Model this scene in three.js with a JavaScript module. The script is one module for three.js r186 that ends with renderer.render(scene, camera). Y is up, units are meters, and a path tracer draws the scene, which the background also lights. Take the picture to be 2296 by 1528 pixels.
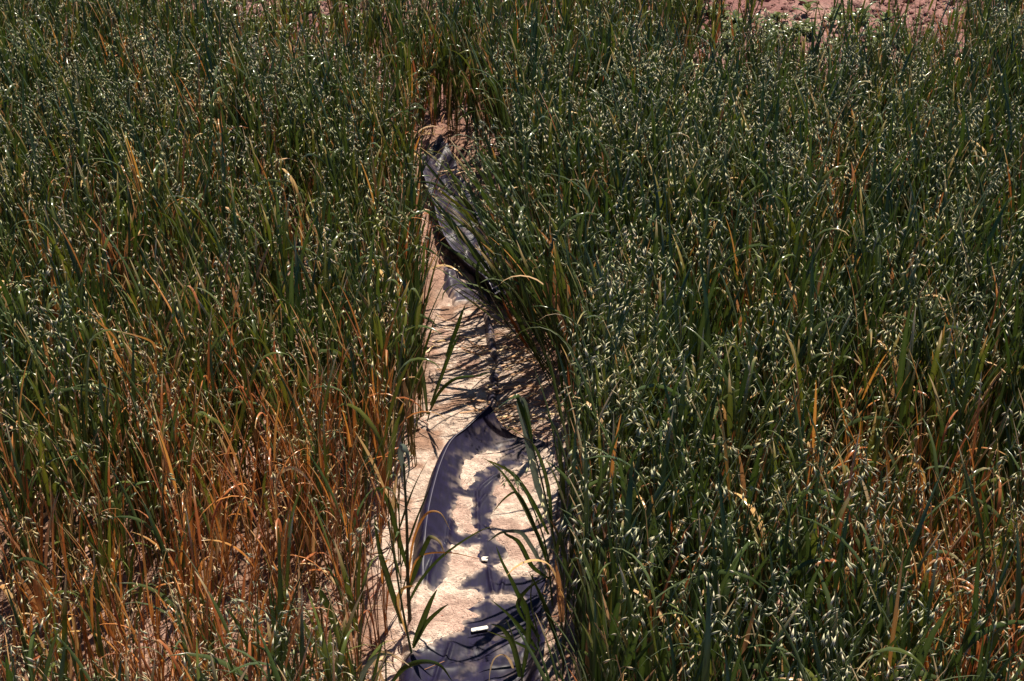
import * as THREE from 'three';
import { Sky } from 'three/addons/objects/Sky.js';
import { mergeGeometries } from 'three/addons/utils/BufferGeometryUtils.js';

// ---------- camera, sky, sun, exposure ----------
const scene = new THREE.Scene();
const CAM_H = 2.78, PITCH = 28 * Math.PI / 180, FPX = 3154;   // focal length in photo pixels
const camera = new THREE.PerspectiveCamera(27.24, 2296 / 1528, 0.05, 1500);
camera.position.set(0, CAM_H, 0);
camera.rotation.set(-PITCH, 0, 0);

const SUN = new THREE.Vector3(0.17, 0.87, -0.42).normalize();
const sky = new Sky();
sky.name = 'sky'; sky.userData.kind = 'structure';
sky.scale.setScalar(1000);
sky.material.uniforms.sunPosition.value.copy(SUN);
sky.material.uniforms.turbidity.value = 2;
sky.material.uniforms.rayleigh.value = 0.6;
sky.material.uniforms.mieCoefficient.value = 0.004;
if (sky.material.uniforms.cloudCoverage) sky.material.uniforms.cloudCoverage.value = 0;
scene.add(sky);
scene.environmentIntensity = 0.1;

const sun = new THREE.DirectionalLight(new THREE.Color(1, 0.9, 0.74), 5);
sun.position.copy(SUN).multiplyScalar(30).add(new THREE.Vector3(0, 0, -7));
sun.target.position.set(0, 0, -7);
sun.castShadow = true;
sun.shadow.mapSize.set(4096, 4096);
Object.assign(sun.shadow.camera, { left: -9, right: 9, top: 9, bottom: -9, near: 1, far: 60 });
scene.add(sun, sun.target);

const renderer = new THREE.WebGLRenderer({ antialias: true });
renderer.shadowMap.enabled = true;
renderer.toneMapping = THREE.LinearToneMapping;
renderer.toneMappingExposure = 1.9;

// ---------- helpers ----------
const V = (x, y, z) => new THREE.Vector3(x, y, z);
function rng(seed) { let a = seed >>> 0; return () => { a = (a + 0x6D2B79F5) | 0; let t = Math.imul(a ^ (a >>> 15), 1 | a); t = (t + Math.imul(t ^ (t >>> 7), 61 | t)) ^ t; return ((t ^ (t >>> 14)) >>> 0) / 4294967296; }; }
const mix = (a, b, t) => a + (b - a) * t;
const clamp = (x, a = 0, b = 1) => Math.min(b, Math.max(a, x));
const smooth = (a, b, x) => { const t = clamp((x - a) / (b - a)); return t * t * (3 - 2 * t); };
const mixc = (a, b, t) => [mix(a[0], b[0], t), mix(a[1], b[1], t), mix(a[2], b[2], t)];
function hash2(i, j) { let h = Math.imul(i, 374761393) + Math.imul(j, 668265263) | 0; h = Math.imul(h ^ (h >>> 13), 1274126177); return ((h ^ (h >>> 16)) >>> 0) / 4294967296; }
function noise(x, y) { const i = Math.floor(x), j = Math.floor(y); let u = x - i, v = y - j; u = u * u * (3 - 2 * u); v = v * v * (3 - 2 * v); return mix(mix(hash2(i, j), hash2(i + 1, j), u), mix(hash2(i, j + 1), hash2(i + 1, j + 1), u), v); }
function fbm(x, y, o = 4) { let s = 0, a = 0.5, n = 0; for (let k = 0; k < o; k++) { s += a * noise(x, y); n += a; a *= 0.5; x = x * 2.03 + 17.1; y = y * 2.03 + 5.7; } return s / n; }
// real-world point that the photo shows at (px, py): on the plane y = h, or on the upright plane z = const
const sinP = Math.sin(PITCH), cosP = Math.cos(PITCH);
function ray(px, py) { const a = (px - 1148) / FPX, b = (764 - py) / FPX; return V(a, -sinP + b * cosP, -cosP - b * sinP); }
function at(px, py, h = 0) { const d = ray(px, py), t = (CAM_H - h) / -d.y; return V(d.x * t, h, d.z * t); }
function atZ(px, py, z) { const d = ray(px, py), t = z / d.z; return V(d.x * t, CAM_H + d.y * t, z); }
function toPx(x, y, z) { const Y = y - CAM_H; const f = -Y * sinP - z * cosP, u = Y * cosP - z * sinP; return [1148 + FPX * x / f, 764 - FPX * u / f, f]; }
const poly = (pts, h = 0.0) => pts.map(([a, b]) => { const p = at(a, b, h); return [p.x, p.z]; });
function inside(p, x, z) { let c = false; for (let i = 0, j = p.length - 1; i < p.length; j = i++) { const [xi, zi] = p[i], [xj, zj] = p[j]; if ((zi > z) !== (zj > z) && x < (xj - xi) * (z - zi) / (zj - zi) + xi) c = !c; } return c; }
function dist(p, x, z) { let m = 1e9; for (let i = 0, j = p.length - 1; i < p.length; j = i++) { const [ax, az] = p[j], [bx, bz] = p[i]; const dx = bx - ax, dz = bz - az; const t = clamp(((x - ax) * dx + (z - az) * dz) / (dx * dx + dz * dz + 1e-12)); m = Math.min(m, Math.hypot(x - ax - dx * t, z - az - dz * t)); } return m; }
const sdist = (p, x, z) => (inside(p, x, z) ? 1 : -1) * dist(p, x, z);   // positive inside
const used = {};
function numbered(n) { const k = used[n] = (used[n] ?? -1) + 1; return k ? n + '_' + String(k).padStart(3, '0') : n; }
function tag(o, label, category, group, kind) { if (label) o.userData.label = label; if (category) o.userData.category = category; if (group) o.userData.group = group; if (kind) o.userData.kind = kind; return o; }
function shadowed(o) { o.castShadow = true; o.receiveShadow = true; return o; }
function mesh(name, g, m, parent) { const o = shadowed(new THREE.Mesh(g, m)); o.name = name; if (parent) parent.add(o); return o; }
function dataTex(n, f, srgb, rep) { const d = new Uint8Array(n * n * 4); for (let j = 0; j < n; j++) for (let i = 0; i < n; i++) { const c = f(i / n, j / n, i, j); const k = (j * n + i) * 4; for (let q = 0; q < 3; q++) d[k + q] = clamp(Array.isArray(c) ? c[q] : c) * 255; d[k + 3] = 255; } const t = new THREE.DataTexture(d, n, n); t.wrapS = t.wrapT = THREE.RepeatWrapping; t.magFilter = THREE.LinearFilter; t.minFilter = THREE.LinearMipmapLinearFilter; t.generateMipmaps = true; if (srgb) t.colorSpace = THREE.SRGBColorSpace; if (rep) t.repeat.set(rep, rep); t.needsUpdate = true; return t; }
const tnoise = (u, v, f, s = 0) => { const a = noise(u * f + s, v * f), b = noise((u - 1) * f + s, v * f), c = noise(u * f + s, (v - 1) * f), d = noise((u - 1) * f + s, (v - 1) * f); const wu = smooth(0.7, 1, u), wv = smooth(0.7, 1, v); return mix(mix(a, b, wu), mix(c, d, wu), wv); };
class Geo {   // collects vertices with colours
  constructor() { this.p = []; this.c = []; this.u = []; this.i = []; }
  v(x, y, z, c, a = 0, b = 0) { this.p.push(x, y, z); this.c.push(c[0], c[1], c[2]); this.u.push(a, b); return this.p.length / 3 - 1; }
  q(a, b, c, d) { this.i.push(a, b, c, a, c, d); }
  t(a, b, c) { this.i.push(a, b, c); }
  build() { const g = new THREE.BufferGeometry(); g.setAttribute('position', new THREE.Float32BufferAttribute(this.p, 3)); g.setAttribute('color', new THREE.Float32BufferAttribute(this.c, 3)); g.setAttribute('uv', new THREE.Float32BufferAttribute(this.u, 2)); g.setIndex(this.i); g.computeVertexNormals(); return g; }
}

// ---------- the path through the crop (ground polygons) ----------
const pathLeft = [[935, 318], [928, 340], [938, 480], [952, 560], [958, 700], [955, 850], [955, 950], [950, 1050], [910, 1075], [890, 1150], [895, 1240], [930, 1320], [905, 1400], [875, 1450], [850, 1540], [830, 1800], [820, 2700]];
const pathRight = [[985, 318], [1060, 345], [1140, 450], [1165, 600], [1200, 740], [1222, 850], [1252, 980], [1258, 1120], [1245, 1230], [1238, 1380], [1242, 1540], [1248, 1800], [1250, 2700]];
const pathPoly = poly([...pathLeft, ...pathRight.slice().reverse()]);
const sandPoly = poly([[985, 640], [980, 800], [950, 900], [870, 960], [820, 1080], [800, 1200], [830, 1330], [860, 1430], [800, 1540], [780, 1800], [1260, 1800], [1260, 1500], [1290, 1250], [1310, 1050], [1280, 930], [1210, 800], [1120, 690], [1040, 640]]);
const sheetField = [];   // filled below
function groundH(x, z) {
  const s = sdist(pathPoly, x, z);
  let h = (fbm(x * 1.3 + 3, z * 1.3, 3) - 0.5) * 0.05 * smooth(0.0, 0.4, -s) + (fbm(x * 9, z * 9, 3) - 0.5) * 0.018;
  h -= 0.03 * smooth(-0.12, 0.12, s);
  const sand = smooth(-0.1, 0.06, sdist(sandPoly, x, z));
  const clod = Math.pow(fbm(x * 26, z * 26, 3), 2) * 0.05 - 0.012;
  h += clod * (1 - 0.8 * sand) * (s > -0.3 || z < -8 ? 1 : 0.7);
  return h;
}

// ---------- ground ----------
const grain = dataTex(512, (u, v) => { const n = 0.62 + 0.22 * tnoise(u, v, 24, 3) + 0.2 * (hash2(u * 512 | 0, v * 512 | 0) - 0.4) + 0.14 * (tnoise(u, v, 90, 9) - 0.5); return [n + 0.06, n + 0.02, n]; }, true, 2.5);
const grainBump = dataTex(512, (u, v, i, j) => 0.35 * tnoise(u, v, 60, 2) + 0.35 * tnoise(u, v, 140, 5) + 0.3 * hash2(i, j + 77), false, 2.5);
const matGround = new THREE.MeshStandardMaterial({ vertexColors: true, map: grain, bumpMap: grainBump, bumpScale: 0.012, roughness: 0.95 });
const SAND = [0.97, 0.84, 0.73], SILT = [0.66, 0.45, 0.38], RED = [0.37, 0.185, 0.17], FIELD = [0.40, 0.25, 0.175];
function soilColor(x, z) {
  const ss = sdist(sandPoly, x, z) + (fbm(x * 7, z * 7, 3) - 0.5) * 0.16;
  const n = fbm(x * 14 + 40, z * 14, 3);
  const red = smooth(-7.2, -8.8, z);
  let c = mixc(FIELD, RED, red);
  c = mixc(c, SILT, 0.55 * smooth(0.45, 0.7, fbm(x * 3 + 9, z * 3, 3)));
  c = mixc(c, SAND, smooth(-0.05, 0.07, ss) * (0.85 - 0.8 * smooth(0.5, 0.66, n)));
  if (ss > 0) c = mixc(c, SILT, 0.6 * smooth(-5.4, -6.2, z + (n - 0.5) * 0.8));
  const k = 0.82 + 0.36 * n; return [c[0] * k, c[1] * k, c[2] * k];
}
function axis(parts) { const a = []; for (const [s, e, d] of parts) { const n = Math.max(1, Math.round(Math.abs(e - s) / d)); for (let i = 0; i < n; i++) a.push(s + (e - s) * i / n); } a.push(parts[parts.length - 1][1]); return a; }
{
  const xs = axis([[-300, -60, 60], [-60, -12, 8], [-12, -5, 0.8], [-5, -0.75, 0.045], [-0.75, 0.5, 0.0125], [0.5, 5, 0.045], [5, 12, 0.8], [12, 60, 8], [60, 300, 60]]);
  const zs = axis([[60, 6, 9], [6, -2.2, 0.7], [-2.2, -7.6, 0.016], [-7.6, -13.5, 0.035], [-13.5, -20, 0.4], [-20, -60, 5], [-60, -500, 60]]);
  const g = new Geo();
  for (const z of zs) for (const x of xs) { const near = Math.abs(x) < 5.01 && z < -2 && z > -14; g.v(x, near ? groundH(x, z) : 0, z, soilColor(x, z), x, z); }
  const w = xs.length;
  for (let j = 0; j < zs.length - 1; j++) for (let i = 0; i < w - 1; i++) { const a = j * w + i; g.q(a, a + 1, a + w + 1, a + w); }
  const gr = mesh('ground', g.build(), matGround, scene); tag(gr, 'pale sandy and reddish brown field soil', null, null, 'structure');
}

// ---------- black fabric sheet in the foreground, with the sand washed over it ----------
const weave = dataTex(512, (u, v, i, j) => { const w = 0.5 + 0.25 * Math.sin(i * Math.PI / 2) * Math.sign(Math.sin(j * Math.PI / 2) + 0.1); return w; }, false, 6);
const fabricTone = dataTex(512, (u, v, i, j) => { const n = 0.72 + 0.2 * tnoise(u, v, 14, 3) + 0.25 * (hash2(i, j) - 0.5) + 0.14 * (hash2(i >> 3, (j >> 6) + 9) - 0.5); return [n, n, n]; }, true, 3);
const matFabric = new THREE.MeshPhysicalMaterial({ vertexColors: true, map: fabricTone, bumpMap: weave, bumpScale: 0.0006, roughness: 0.62, specularIntensity: 0.25, clearcoat: 0.1, clearcoatRoughness: 0.3, side: THREE.DoubleSide });
const matPlastic = new THREE.MeshPhysicalMaterial({ vertexColors: true, map: fabricTone, roughness: 0.4, specularIntensity: 0.6, side: THREE.DoubleSide, bumpMap: grainBump, bumpScale: 0.002 });
const matSand = new THREE.MeshStandardMaterial({ vertexColors: true, map: grain, bumpMap: grainBump, bumpScale: 0.012, roughness: 0.95 });
const FAB = [0.011, 0.008, 0.036];
function along(pts, t) { const s = t * (pts.length - 1), i = Math.min(pts.length - 2, Math.floor(s)), f = s - i; const P = k => pts[clamp(k, 0, pts.length - 1)]; const a = P(i - 1), b = P(i), c = P(i + 1), d = P(i + 2); const cr = k => 0.5 * (2 * b[k] + (c[k] - a[k]) * f + (2 * a[k] - 5 * b[k] + 4 * c[k] - d[k]) * f * f + (3 * b[k] - a[k] - 3 * c[k] + d[k]) * f * f * f); return [cr(0), cr(1)]; }
{
  // crest line of the left edge and the right edge, far end first
  const crest = poly([[1100, 928], [1058, 958], [1014, 990], [988, 1040], [970, 1100], [957, 1160], [950, 1220], [944, 1290], [936, 1360], [926, 1440], [914, 1540], [900, 1640]], 0.05);
  const right = poly([[1125, 962], [1215, 972], [1240, 1000], [1255, 1060], [1250, 1130], [1240, 1190], [1228, 1260], [1216, 1330], [1215, 1400], [1222, 1450], [1212, 1540], [1205, 1640]], 0.02);
  const sandPolys = [
    [[1094, 1002], [1121, 998], [1127, 1012], [1112, 1026], [1088, 1037], [1068, 1049], [1063, 1067], [1055, 1085], [1043, 1096], [1035, 1083], [1037, 1057], [1047, 1033], [1061, 1018]],
    [[1025, 1114], [1057, 1106], [1055, 1132], [1061, 1151], [1066, 1187], [1029, 1190], [1015, 1165], [1022, 1140]],
    [[1104, 1096], [1121, 1073], [1125, 1043], [1155, 1035], [1171, 1026], [1214, 998], [1290, 980], [1290, 1290], [1206, 1282], [1176, 1285], [1131, 1278], [1108, 1264], [1099, 1257], [1140, 1236], [1128, 1212], [1108, 1196], [1100, 1175], [1102, 1145], [1108, 1136], [1114, 1108]],
    [[1017, 1221], [1074, 1212], [1074, 1237], [1084, 1252], [1092, 1258], [1068, 1270], [1039, 1287], [1026, 1310], [1074, 1308], [1082, 1328], [1049, 1355], [1078, 1367], [1042, 1378], [1039, 1399], [989, 1419], [955, 1446], [925, 1462], [880, 1470], [880, 1305], [937, 1308], [971, 1326], [985, 1317], [1007, 1271], [1007, 1235]],
    [[1100, 1322], [1140, 1318], [1175, 1330], [1150, 1340], [1108, 1338]],
  ].map(p => poly(p, 0.012));
  const creases = [[[1130, 1045], [1105, 1056], [1080, 1075], [1070, 1090], [1070, 1130], [1072, 1190]], [[1090, 1095], [1078, 1110], [1070, 1122]], [[1030, 1120], [1012, 1145], [1008, 1180], [1002, 1220]], [[1172, 1000], [1165, 1020]], [[1095, 1260], [1098, 1285], [1105, 1315]], [[1010, 1430], [1000, 1460], [985, 1480], [970, 1528]], [[975, 1255], [960, 1290], [955, 1320]], [[1130, 1280], [1122, 1320]]].map(p => poly(p, 0.015));
  const openDist = (p, x, z) => { let m = 1e9; for (let i = 1; i < p.length; i++) { const [ax, az] = p[i - 1], [bx, bz] = p[i]; const dx = bx - ax, dz = bz - az; const t = clamp(((x - ax) * dx + (z - az) * dz) / (dx * dx + dz * dz)); m = Math.min(m, Math.hypot(x - ax - dx * t, z - az - dz * t)); } return m; };
  const NU = 110, NV = 380;
  const gf = new Geo(), gs = new Geo(), cov = [];
  for (let j = 0; j <= NV; j++) {
    const v = j / NV, L = along(crest, v), R = along(right, v);
    const ridge = mix(0.095, 0.07, smooth(0, 0.15, v)) * (1 - 0.75 * smooth(0.5, 0.68, v)) + 0.004;
    for (let i = 0; i <= NU; i++) {
      const u = i / NU * 1.1 - 0.1;           // u < 0 is the outer face of the left ridge
      const wd = Math.hypot(R[0] - L[0], R[1] - L[1]);
      let x, z, h;
      const base = -0.012;
      if (u < 0) { const k = -u / 0.1; x = L[0] - 0.045 * k; z = L[1]; h = base + ridge * (1 - k * k) - 0.03 * k * k; }
      else {
        x = mix(L[0], R[0], u); z = mix(L[1], R[1], u);
        h = base + ridge * Math.pow(clamp(1 - u * wd / 0.15), 1.5);
        h += 0.05 * smooth(0.86, 0.985, u) * smooth(0.66, 0.78, v) ;                                   // raised right edge near the camera
      }
      // slack folds and creases
      h += 0.010 * (fbm(x * 7 + 30, z * 4, 3) - 0.5) + 0.004 * (fbm(x * 30, z * 12, 2) - 0.5) * (1 + 1.5 * smooth(0.66, 0.9, v));
      for (const c of creases) { const d = openDist(c, x, z); if (d < 0.03) h += 0.008 * Math.exp(-d * d / (2 * 0.004 * 0.004)); }
      h += 0.006 * (1 - Math.abs(Math.sin(z * 38 + x * 9 + 7 * fbm(x * 3, z * 3, 2)))) * noise(x * 11, z * 17) * (0.4 + 0.5 * smooth(0.6, 0.75, v));
      if (v > 0.6) h += 0.004 * Math.sin((x * 0.9 + z) * 70 + 4 * fbm(x * 9, z * 9, 2)) * smooth(0.6, 0.95, u) * smooth(0.66, 0.8, v);
      // dust: sandy grains spread thin over the black fabric
      let m = -1; for (const p of sandPolys) m = Math.max(m, sdist(p, x, z));
      const edge = m + (fbm(x * 34, z * 34, 4) - 0.5) * 0.03;
      const dustN = fbm(x * 55 + 7, z * 55, 3), big = fbm(x * 8 + 2, z * 8 + 5, 3);
      const dust = clamp(0.75 * smooth(-0.022, 0.004, edge) * smooth(0.3, 0.6, dustN) + 0.22 * smooth(0.54, 0.7, big) * smooth(0.36, 0.62, dustN) * smooth(0.1, 0.5, 1 - h / 0.07) );
      gf.v(x, h, z, mixc(FAB, [0.5, 0.39, 0.32], dust), x, z);
      const sn = fbm(x * 20 + 50, z * 20, 3);
      let sh = h + clamp(edge * 0.35, -0.006, 0.006) + (edge > 0 ? 0.0012 * (fbm(x * 60, z * 60, 2) - 0.3) : 0);
      if (i === 0 || j === 0 || i === NU) sh = Math.min(sh, -0.02);
      const wet = smooth(0.42, 0.64, fbm(x * 6 + 80, z * 9, 3)) * smooth(-4.45, -4.2, z);
      gs.v(x, sh, z, mixc([SAND[0] * (0.85 + 0.3 * sn), SAND[1] * (0.85 + 0.3 * sn), SAND[2] * (0.85 + 0.3 * sn)], SILT, 0.7 * wet), x, z);
      cov.push(edge > -0.02);
    }
  }
  const w = NU + 1;
  for (let j = 0; j < NV; j++) for (let i = 0; i < NU; i++) { const a = j * w + i; gf.q(a, a + w, a + w + 1, a + 1); if (cov[a] || cov[a + 1] || cov[a + w] || cov[a + w + 1]) gs.q(a, a + w, a + w + 1, a + 1); }
  const root = new THREE.Group(); root.name = 'fabric_sheet'; scene.add(root);
  tag(root, 'black woven fabric sheet half buried in pale sand, its left edge raised in a ridge', 'fabric sheet');
  mesh('fabric', gf.build(), matFabric, root);
  // stitched hem just inside the crest
  { const pts = []; for (let j = 0; j <= 60; j++) { const v = 0.005 + j / 60 * 0.62, L = along(crest, v); const ridge = mix(0.095, 0.07, smooth(0, 0.15, v)) * (1 - 0.75 * smooth(0.5, 0.68, v)) + 0.004; pts.push(V(L[0] + 0.003, -0.012 + ridge + 0.010 * (fbm(L[0] * 7 + 30, L[1] * 4, 3) - 0.5) + 0.001, L[1])); }
    const g = new THREE.TubeGeometry(new THREE.CatmullRomCurve3(pts), 160, 0.0018, 5, false);
    mesh('hem', g, new THREE.MeshStandardMaterial({ color: new THREE.Color().setRGB(0.09, 0.08, 0.12), roughness: 0.45 }), root); }
  const sd = mesh('sand_deposit', gs.build(), matSand, scene); tag(sd, 'pale sand washed in patches over the black fabric sheet', null, null, 'structure');
}

// ---------- crumpled plastic sheet farther up the path ----------
{
  const left = poly([[942, 318], [944, 360], [955, 405], [972, 445], [984, 495], [1002, 535], [1040, 578], [1088, 618], [1110, 640]], 0.08);
  const right = poly([[990, 325], [1012, 360], [1030, 405], [1050, 450], [1082, 500], [1105, 540], [1130, 580], [1150, 612], [1160, 640]], 0.02);
  const g = new Geo(), NU = 70, NV = 260;
  for (let j = 0; j <= NV; j++) {
    const v = j / NV, L = along(left, v), R = along(right, v);
    const lift = 0.065 * smooth(0, 0.1, v) * (1 - 0.4 * smooth(0.85, 1, v)) * (0.8 + 0.4 * noise(v * 9, 3));
    for (let i = 0; i <= NU; i++) {
      const u = i / NU * 1.2 - 0.2; let x, z, h;
      if (u < 0) { const k = -u / 0.2; x = L[0] + 0.05 * k; z = L[1]; h = lift * (1 - k) - 0.03 * k; }
      else {
        x = mix(L[0], R[0], u); z = mix(L[1], R[1], u);
        h = lift * (1 - 0.7 * smooth(0, 0.5, u)) + 0.05 * smooth(0.55, 1, u);
        const wr = v * 24 + 3.5 * fbm(u * 1.6, v * 6, 2) + u * 2.4, wq = v * 51 + 4 * fbm(u * 1.3 + 4, v * 9, 2) - u * 3;
        h += smooth(0, 0.25, u) * (0.03 * (1 - Math.abs(Math.sin(wr))) * (0.3 + 1.1 * noise(v * 13 + 3, u * 1.5)) + 0.012 * (1 - Math.abs(Math.sin(wq))) * noise(v * 21, u * 2 + 7)) + (fbm(u * 2 + 8, v * 12, 2) - 0.5) * 0.02;
      }
      const d = smooth(0.5, 0.66, fbm(x * 40, z * 40, 3)) * 0.14 * (u > 0.1 ? 1 : 0);
      g.v(x, h, z, mixc([0.020, 0.015, 0.036], [0.45, 0.33, 0.27], d), x, z);
    }
  }
  const w = NU + 1; for (let j = 0; j < NV; j++) for (let i = 0; i < NU; i++) { const a = j * w + i; g.q(a, a + w, a + w + 1, a + 1); }
  const root = new THREE.Group(); root.name = 'plastic_sheet'; scene.add(root);
  tag(root, 'crumpled shiny black plastic sheet curling up along the far part of the path', 'plastic sheet');
  mesh('plastic', g.build(), matPlastic, root);
  { const pts = []; for (let j = 0; j <= 50; j++) { const v = 0.16 + j / 50 * 0.8, L = along(left, v); const lift = 0.065 * smooth(0, 0.1, v) * (1 - 0.4 * smooth(0.85, 1, v)) * (0.8 + 0.4 * noise(v * 9, 3)); pts.push(V(L[0], lift + 0.003, L[1])); }
    mesh('folded_edge', new THREE.TubeGeometry(new THREE.CatmullRomCurve3(pts), 120, 0.003, 5, false), new THREE.MeshStandardMaterial({ color: new THREE.Color().setRGB(0.09, 0.08, 0.12), roughness: 0.35 }), root); }
  // wrinkled flap lying on the soil below its near end
  const fl = poly([[985, 575], [990, 600], [992, 625], [1000, 650], [1015, 672]], 0), fr = poly([[1050, 590], [1075, 615], [1085, 635], [1105, 655], [1115, 675]], 0);
  const f = new Geo(), FU = 60, FV = 150;
  for (let j = 0; j <= FV; j++) for (let i = 0; i <= FU; i++) {
    const v = j / FV, u = i / FU, L = along(fl, v), R = along(fr, v); const x = mix(L[0], R[0], u), z = mix(L[1], R[1], u) + 0.10 * (u - 0.5) * (u - 0.5) * 2;
    const e = Math.min(u, 1 - u, v, 1 - v);
    const h = -0.038 + 0.022 * smooth(0, 0.2, e) + 0.017 * Math.pow(Math.abs(Math.sin(v * 15 + 1.8 * fbm(u * 4, v * 4, 2) - 1.2 * u)), 1.4) * smooth(0, 0.2, e) + 0.004 * (fbm(x * 22, z * 22, 3) - 0.5);
    f.v(x, h, z, mixc([0.05, 0.04, 0.07], [0.5, 0.36, 0.29], 0.85 * smooth(0.4, 0.6, fbm(u * 3 + 3, v * 12 + u * 2, 4))), x, z);
  }
  for (let j = 0; j < FV; j++) for (let i = 0; i < FU; i++) { const a = j * (FU + 1) + i; f.q(a, a + FU + 1, a + FU + 2, a + 1); }
  const fo = mesh('wrinkled_flap', f.build(), matFabric, root); tag(fo, 'dusty wrinkled lower flap');
}
// ---------- narrow edge of buried fabric standing out of the soil between the two ----------
{
  const line = poly([[1088, 688], [1096, 712], [1100, 745], [1106, 775], [1112, 805], [1104, 835], [1102, 868], [1106, 900]], 0.01);
  const g = new Geo(), N = 140, K = 8;
  for (let j = 0; j <= N; j++) for (let i = 0; i <= K; i++) {
    const v = j / N, u = i / K, p = along(line, v); const top = 0.03 * (fbm(v * 6, 2, 2) - 0.3) * smooth(0, 0.06, v) * smooth(1, 0.93, v);
    const x = p[0] + (u - 0.3) * 0.045 + 0.02 * (noise(v * 9, 5) - 0.5), h = -0.036 + (top + 0.02) * Math.sin(Math.PI * clamp(u * 1.05));
    g.v(x, h, p[1], mixc([0.075, 0.066, 0.105], [0.5, 0.37, 0.3], 0.7 * smooth(0.5, 0.68, fbm(x * 60, p[1] * 60, 3))), x, p[1]);
  }
  for (let j = 0; j < N; j++) for (let i = 0; i < K; i++) { const a = j * (K + 1) + i; g.q(a, a + K + 1, a + K + 2, a + 1); }
  const o = mesh('fabric_strip', g.build(), matFabric, scene); tag(o, 'narrow grey edge of buried fabric poking out of the soil in mid path', 'fabric strip');
}
// ---------- white scraps ----------
{
  const matWhite = new THREE.MeshStandardMaterial({ color: new THREE.Color().setRGB(0.66, 0.63, 0.57), roughness: 0.7 });
  const s = new THREE.Shape(); s.moveTo(-0.026, -0.006); s.lineTo(0.022, -0.0075); s.quadraticCurveTo(0.027, 0, 0.023, 0.007); s.lineTo(-0.024, 0.008); s.quadraticCurveTo(-0.028, 0.001, -0.026, -0.006);
  const g = new THREE.ExtrudeGeometry(s, { depth: 0.002, bevelEnabled: true, bevelSize: 0.001, bevelThickness: 0.001, bevelSegments: 1, curveSegments: 4 }); g.rotateX(-Math.PI / 2);
  const p = at(1076, 1403, 0.008); const o = mesh('white_tag', g, matWhite, scene); o.position.set(p.x, -0.007, p.z); o.rotation.y = 0.25; o.rotation.z = 0.04;
  tag(o, 'small white oblong tag lying on the near black fabric', 'tag');
  const s2 = new THREE.Shape(); s2.moveTo(-0.009, -0.008); s2.lineTo(0.008, -0.009); s2.lineTo(0.009, -0.003); s2.lineTo(-0.001, -0.001); s2.lineTo(0.012, 0.008); s2.lineTo(-0.006, 0.009); s2.lineTo(-0.011, 0.003);
  const g2 = new THREE.ExtrudeGeometry(s2, { depth: 0.003, bevelEnabled: true, bevelSize: 0.0007, bevelThickness: 0.0007, bevelSegments: 1 }); g2.rotateX(-Math.PI / 2);
  const p2 = at(1087, 1247, 0.01); const o2 = mesh('white_scrap', g2, matWhite, scene); o2.position.set(p2.x, -0.004, p2.z); o2.rotation.x = 0.15;
  tag(o2, 'torn white plastic scrap on the fabric above the oblong tag', 'scrap');
}

// ---------- oat plants ----------
const matLeaf = new THREE.MeshPhysicalMaterial({ vertexColors: true, side: THREE.DoubleSide, roughness: 0.85, transmission: 0.34, thickness: 0, specularIntensity: 0.3, clearcoat: 0.6, clearcoatRoughness: 0.2 });
const matStem = new THREE.MeshPhysicalMaterial({ vertexColors: true, side: THREE.DoubleSide, roughness: 0.6, specularIntensity: 0.4 });
const matHead = new THREE.MeshPhysicalMaterial({ vertexColors: true, side: THREE.DoubleSide, roughness: 0.6 });
const GREEN = [0.036, 0.064, 0.005], BLUEG = [0.050, 0.074, 0.015], LIME = [0.13, 0.14, 0.013], RUST = [0.32, 0.09, 0.028], ORANGE = [0.56, 0.24, 0.05], STRAW = [0.64, 0.46, 0.24], HEADC = [0.54, 0.48, 0.33], HEADG = [0.26, 0.28, 0.14];
// a leaf: a folded ribbon along a centre line
function ribbon(pts, width, cBase, cTip, side0, fold = 0.35, twist = 0, tipFrom = 0.6) {
  const g = new Geo(), n = pts.length - 1; let S = side0.clone();
  for (let k = 0; k <= n; k++) {
    const T = pts[Math.min(n, k + 1)].clone().sub(pts[Math.max(0, k - 1)]).normalize();
    S.addScaledVector(T, -S.dot(T)).normalize();
    const a = twist / n; const N = T.clone().cross(S); S = S.clone().multiplyScalar(Math.cos(a)).addScaledVector(N, Math.sin(a)).normalize(); N.copy(T).cross(S);
    const t = k / n; const w = width * 0.5 * (0.55 + 0.45 * smooth(0, 0.2, t)) * (t < 0.45 ? 1 : Math.pow(Math.max(0, 1 - (t - 0.45) / 0.55), 0.75)) + 0.0004;
    const c = mixc(cBase, cTip, smooth(tipFrom, 1, t)), p = pts[k];
    const rib = [c[0] * 1.25 + 0.012, c[1] * 1.2 + 0.012, c[2] * 1.2 + 0.008];
    g.v(p.x - S.x * w + N.x * w * fold, p.y - S.y * w + N.y * w * fold, p.z - S.z * w + N.z * w * fold, c, 0, t);
    g.v(p.x, p.y, p.z, rib, 0.5, t);
    g.v(p.x + S.x * w + N.x * w * fold, p.y + S.y * w + N.y * w * fold, p.z + S.z * w + N.z * w * fold, c, 1, t);
  }
  for (let k = 0; k < n; k++) { const a = k * 3; g.q(a, a + 1, a + 4, a + 3); g.q(a + 1, a + 2, a + 5, a + 4); }
  return g.build();
}
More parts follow.
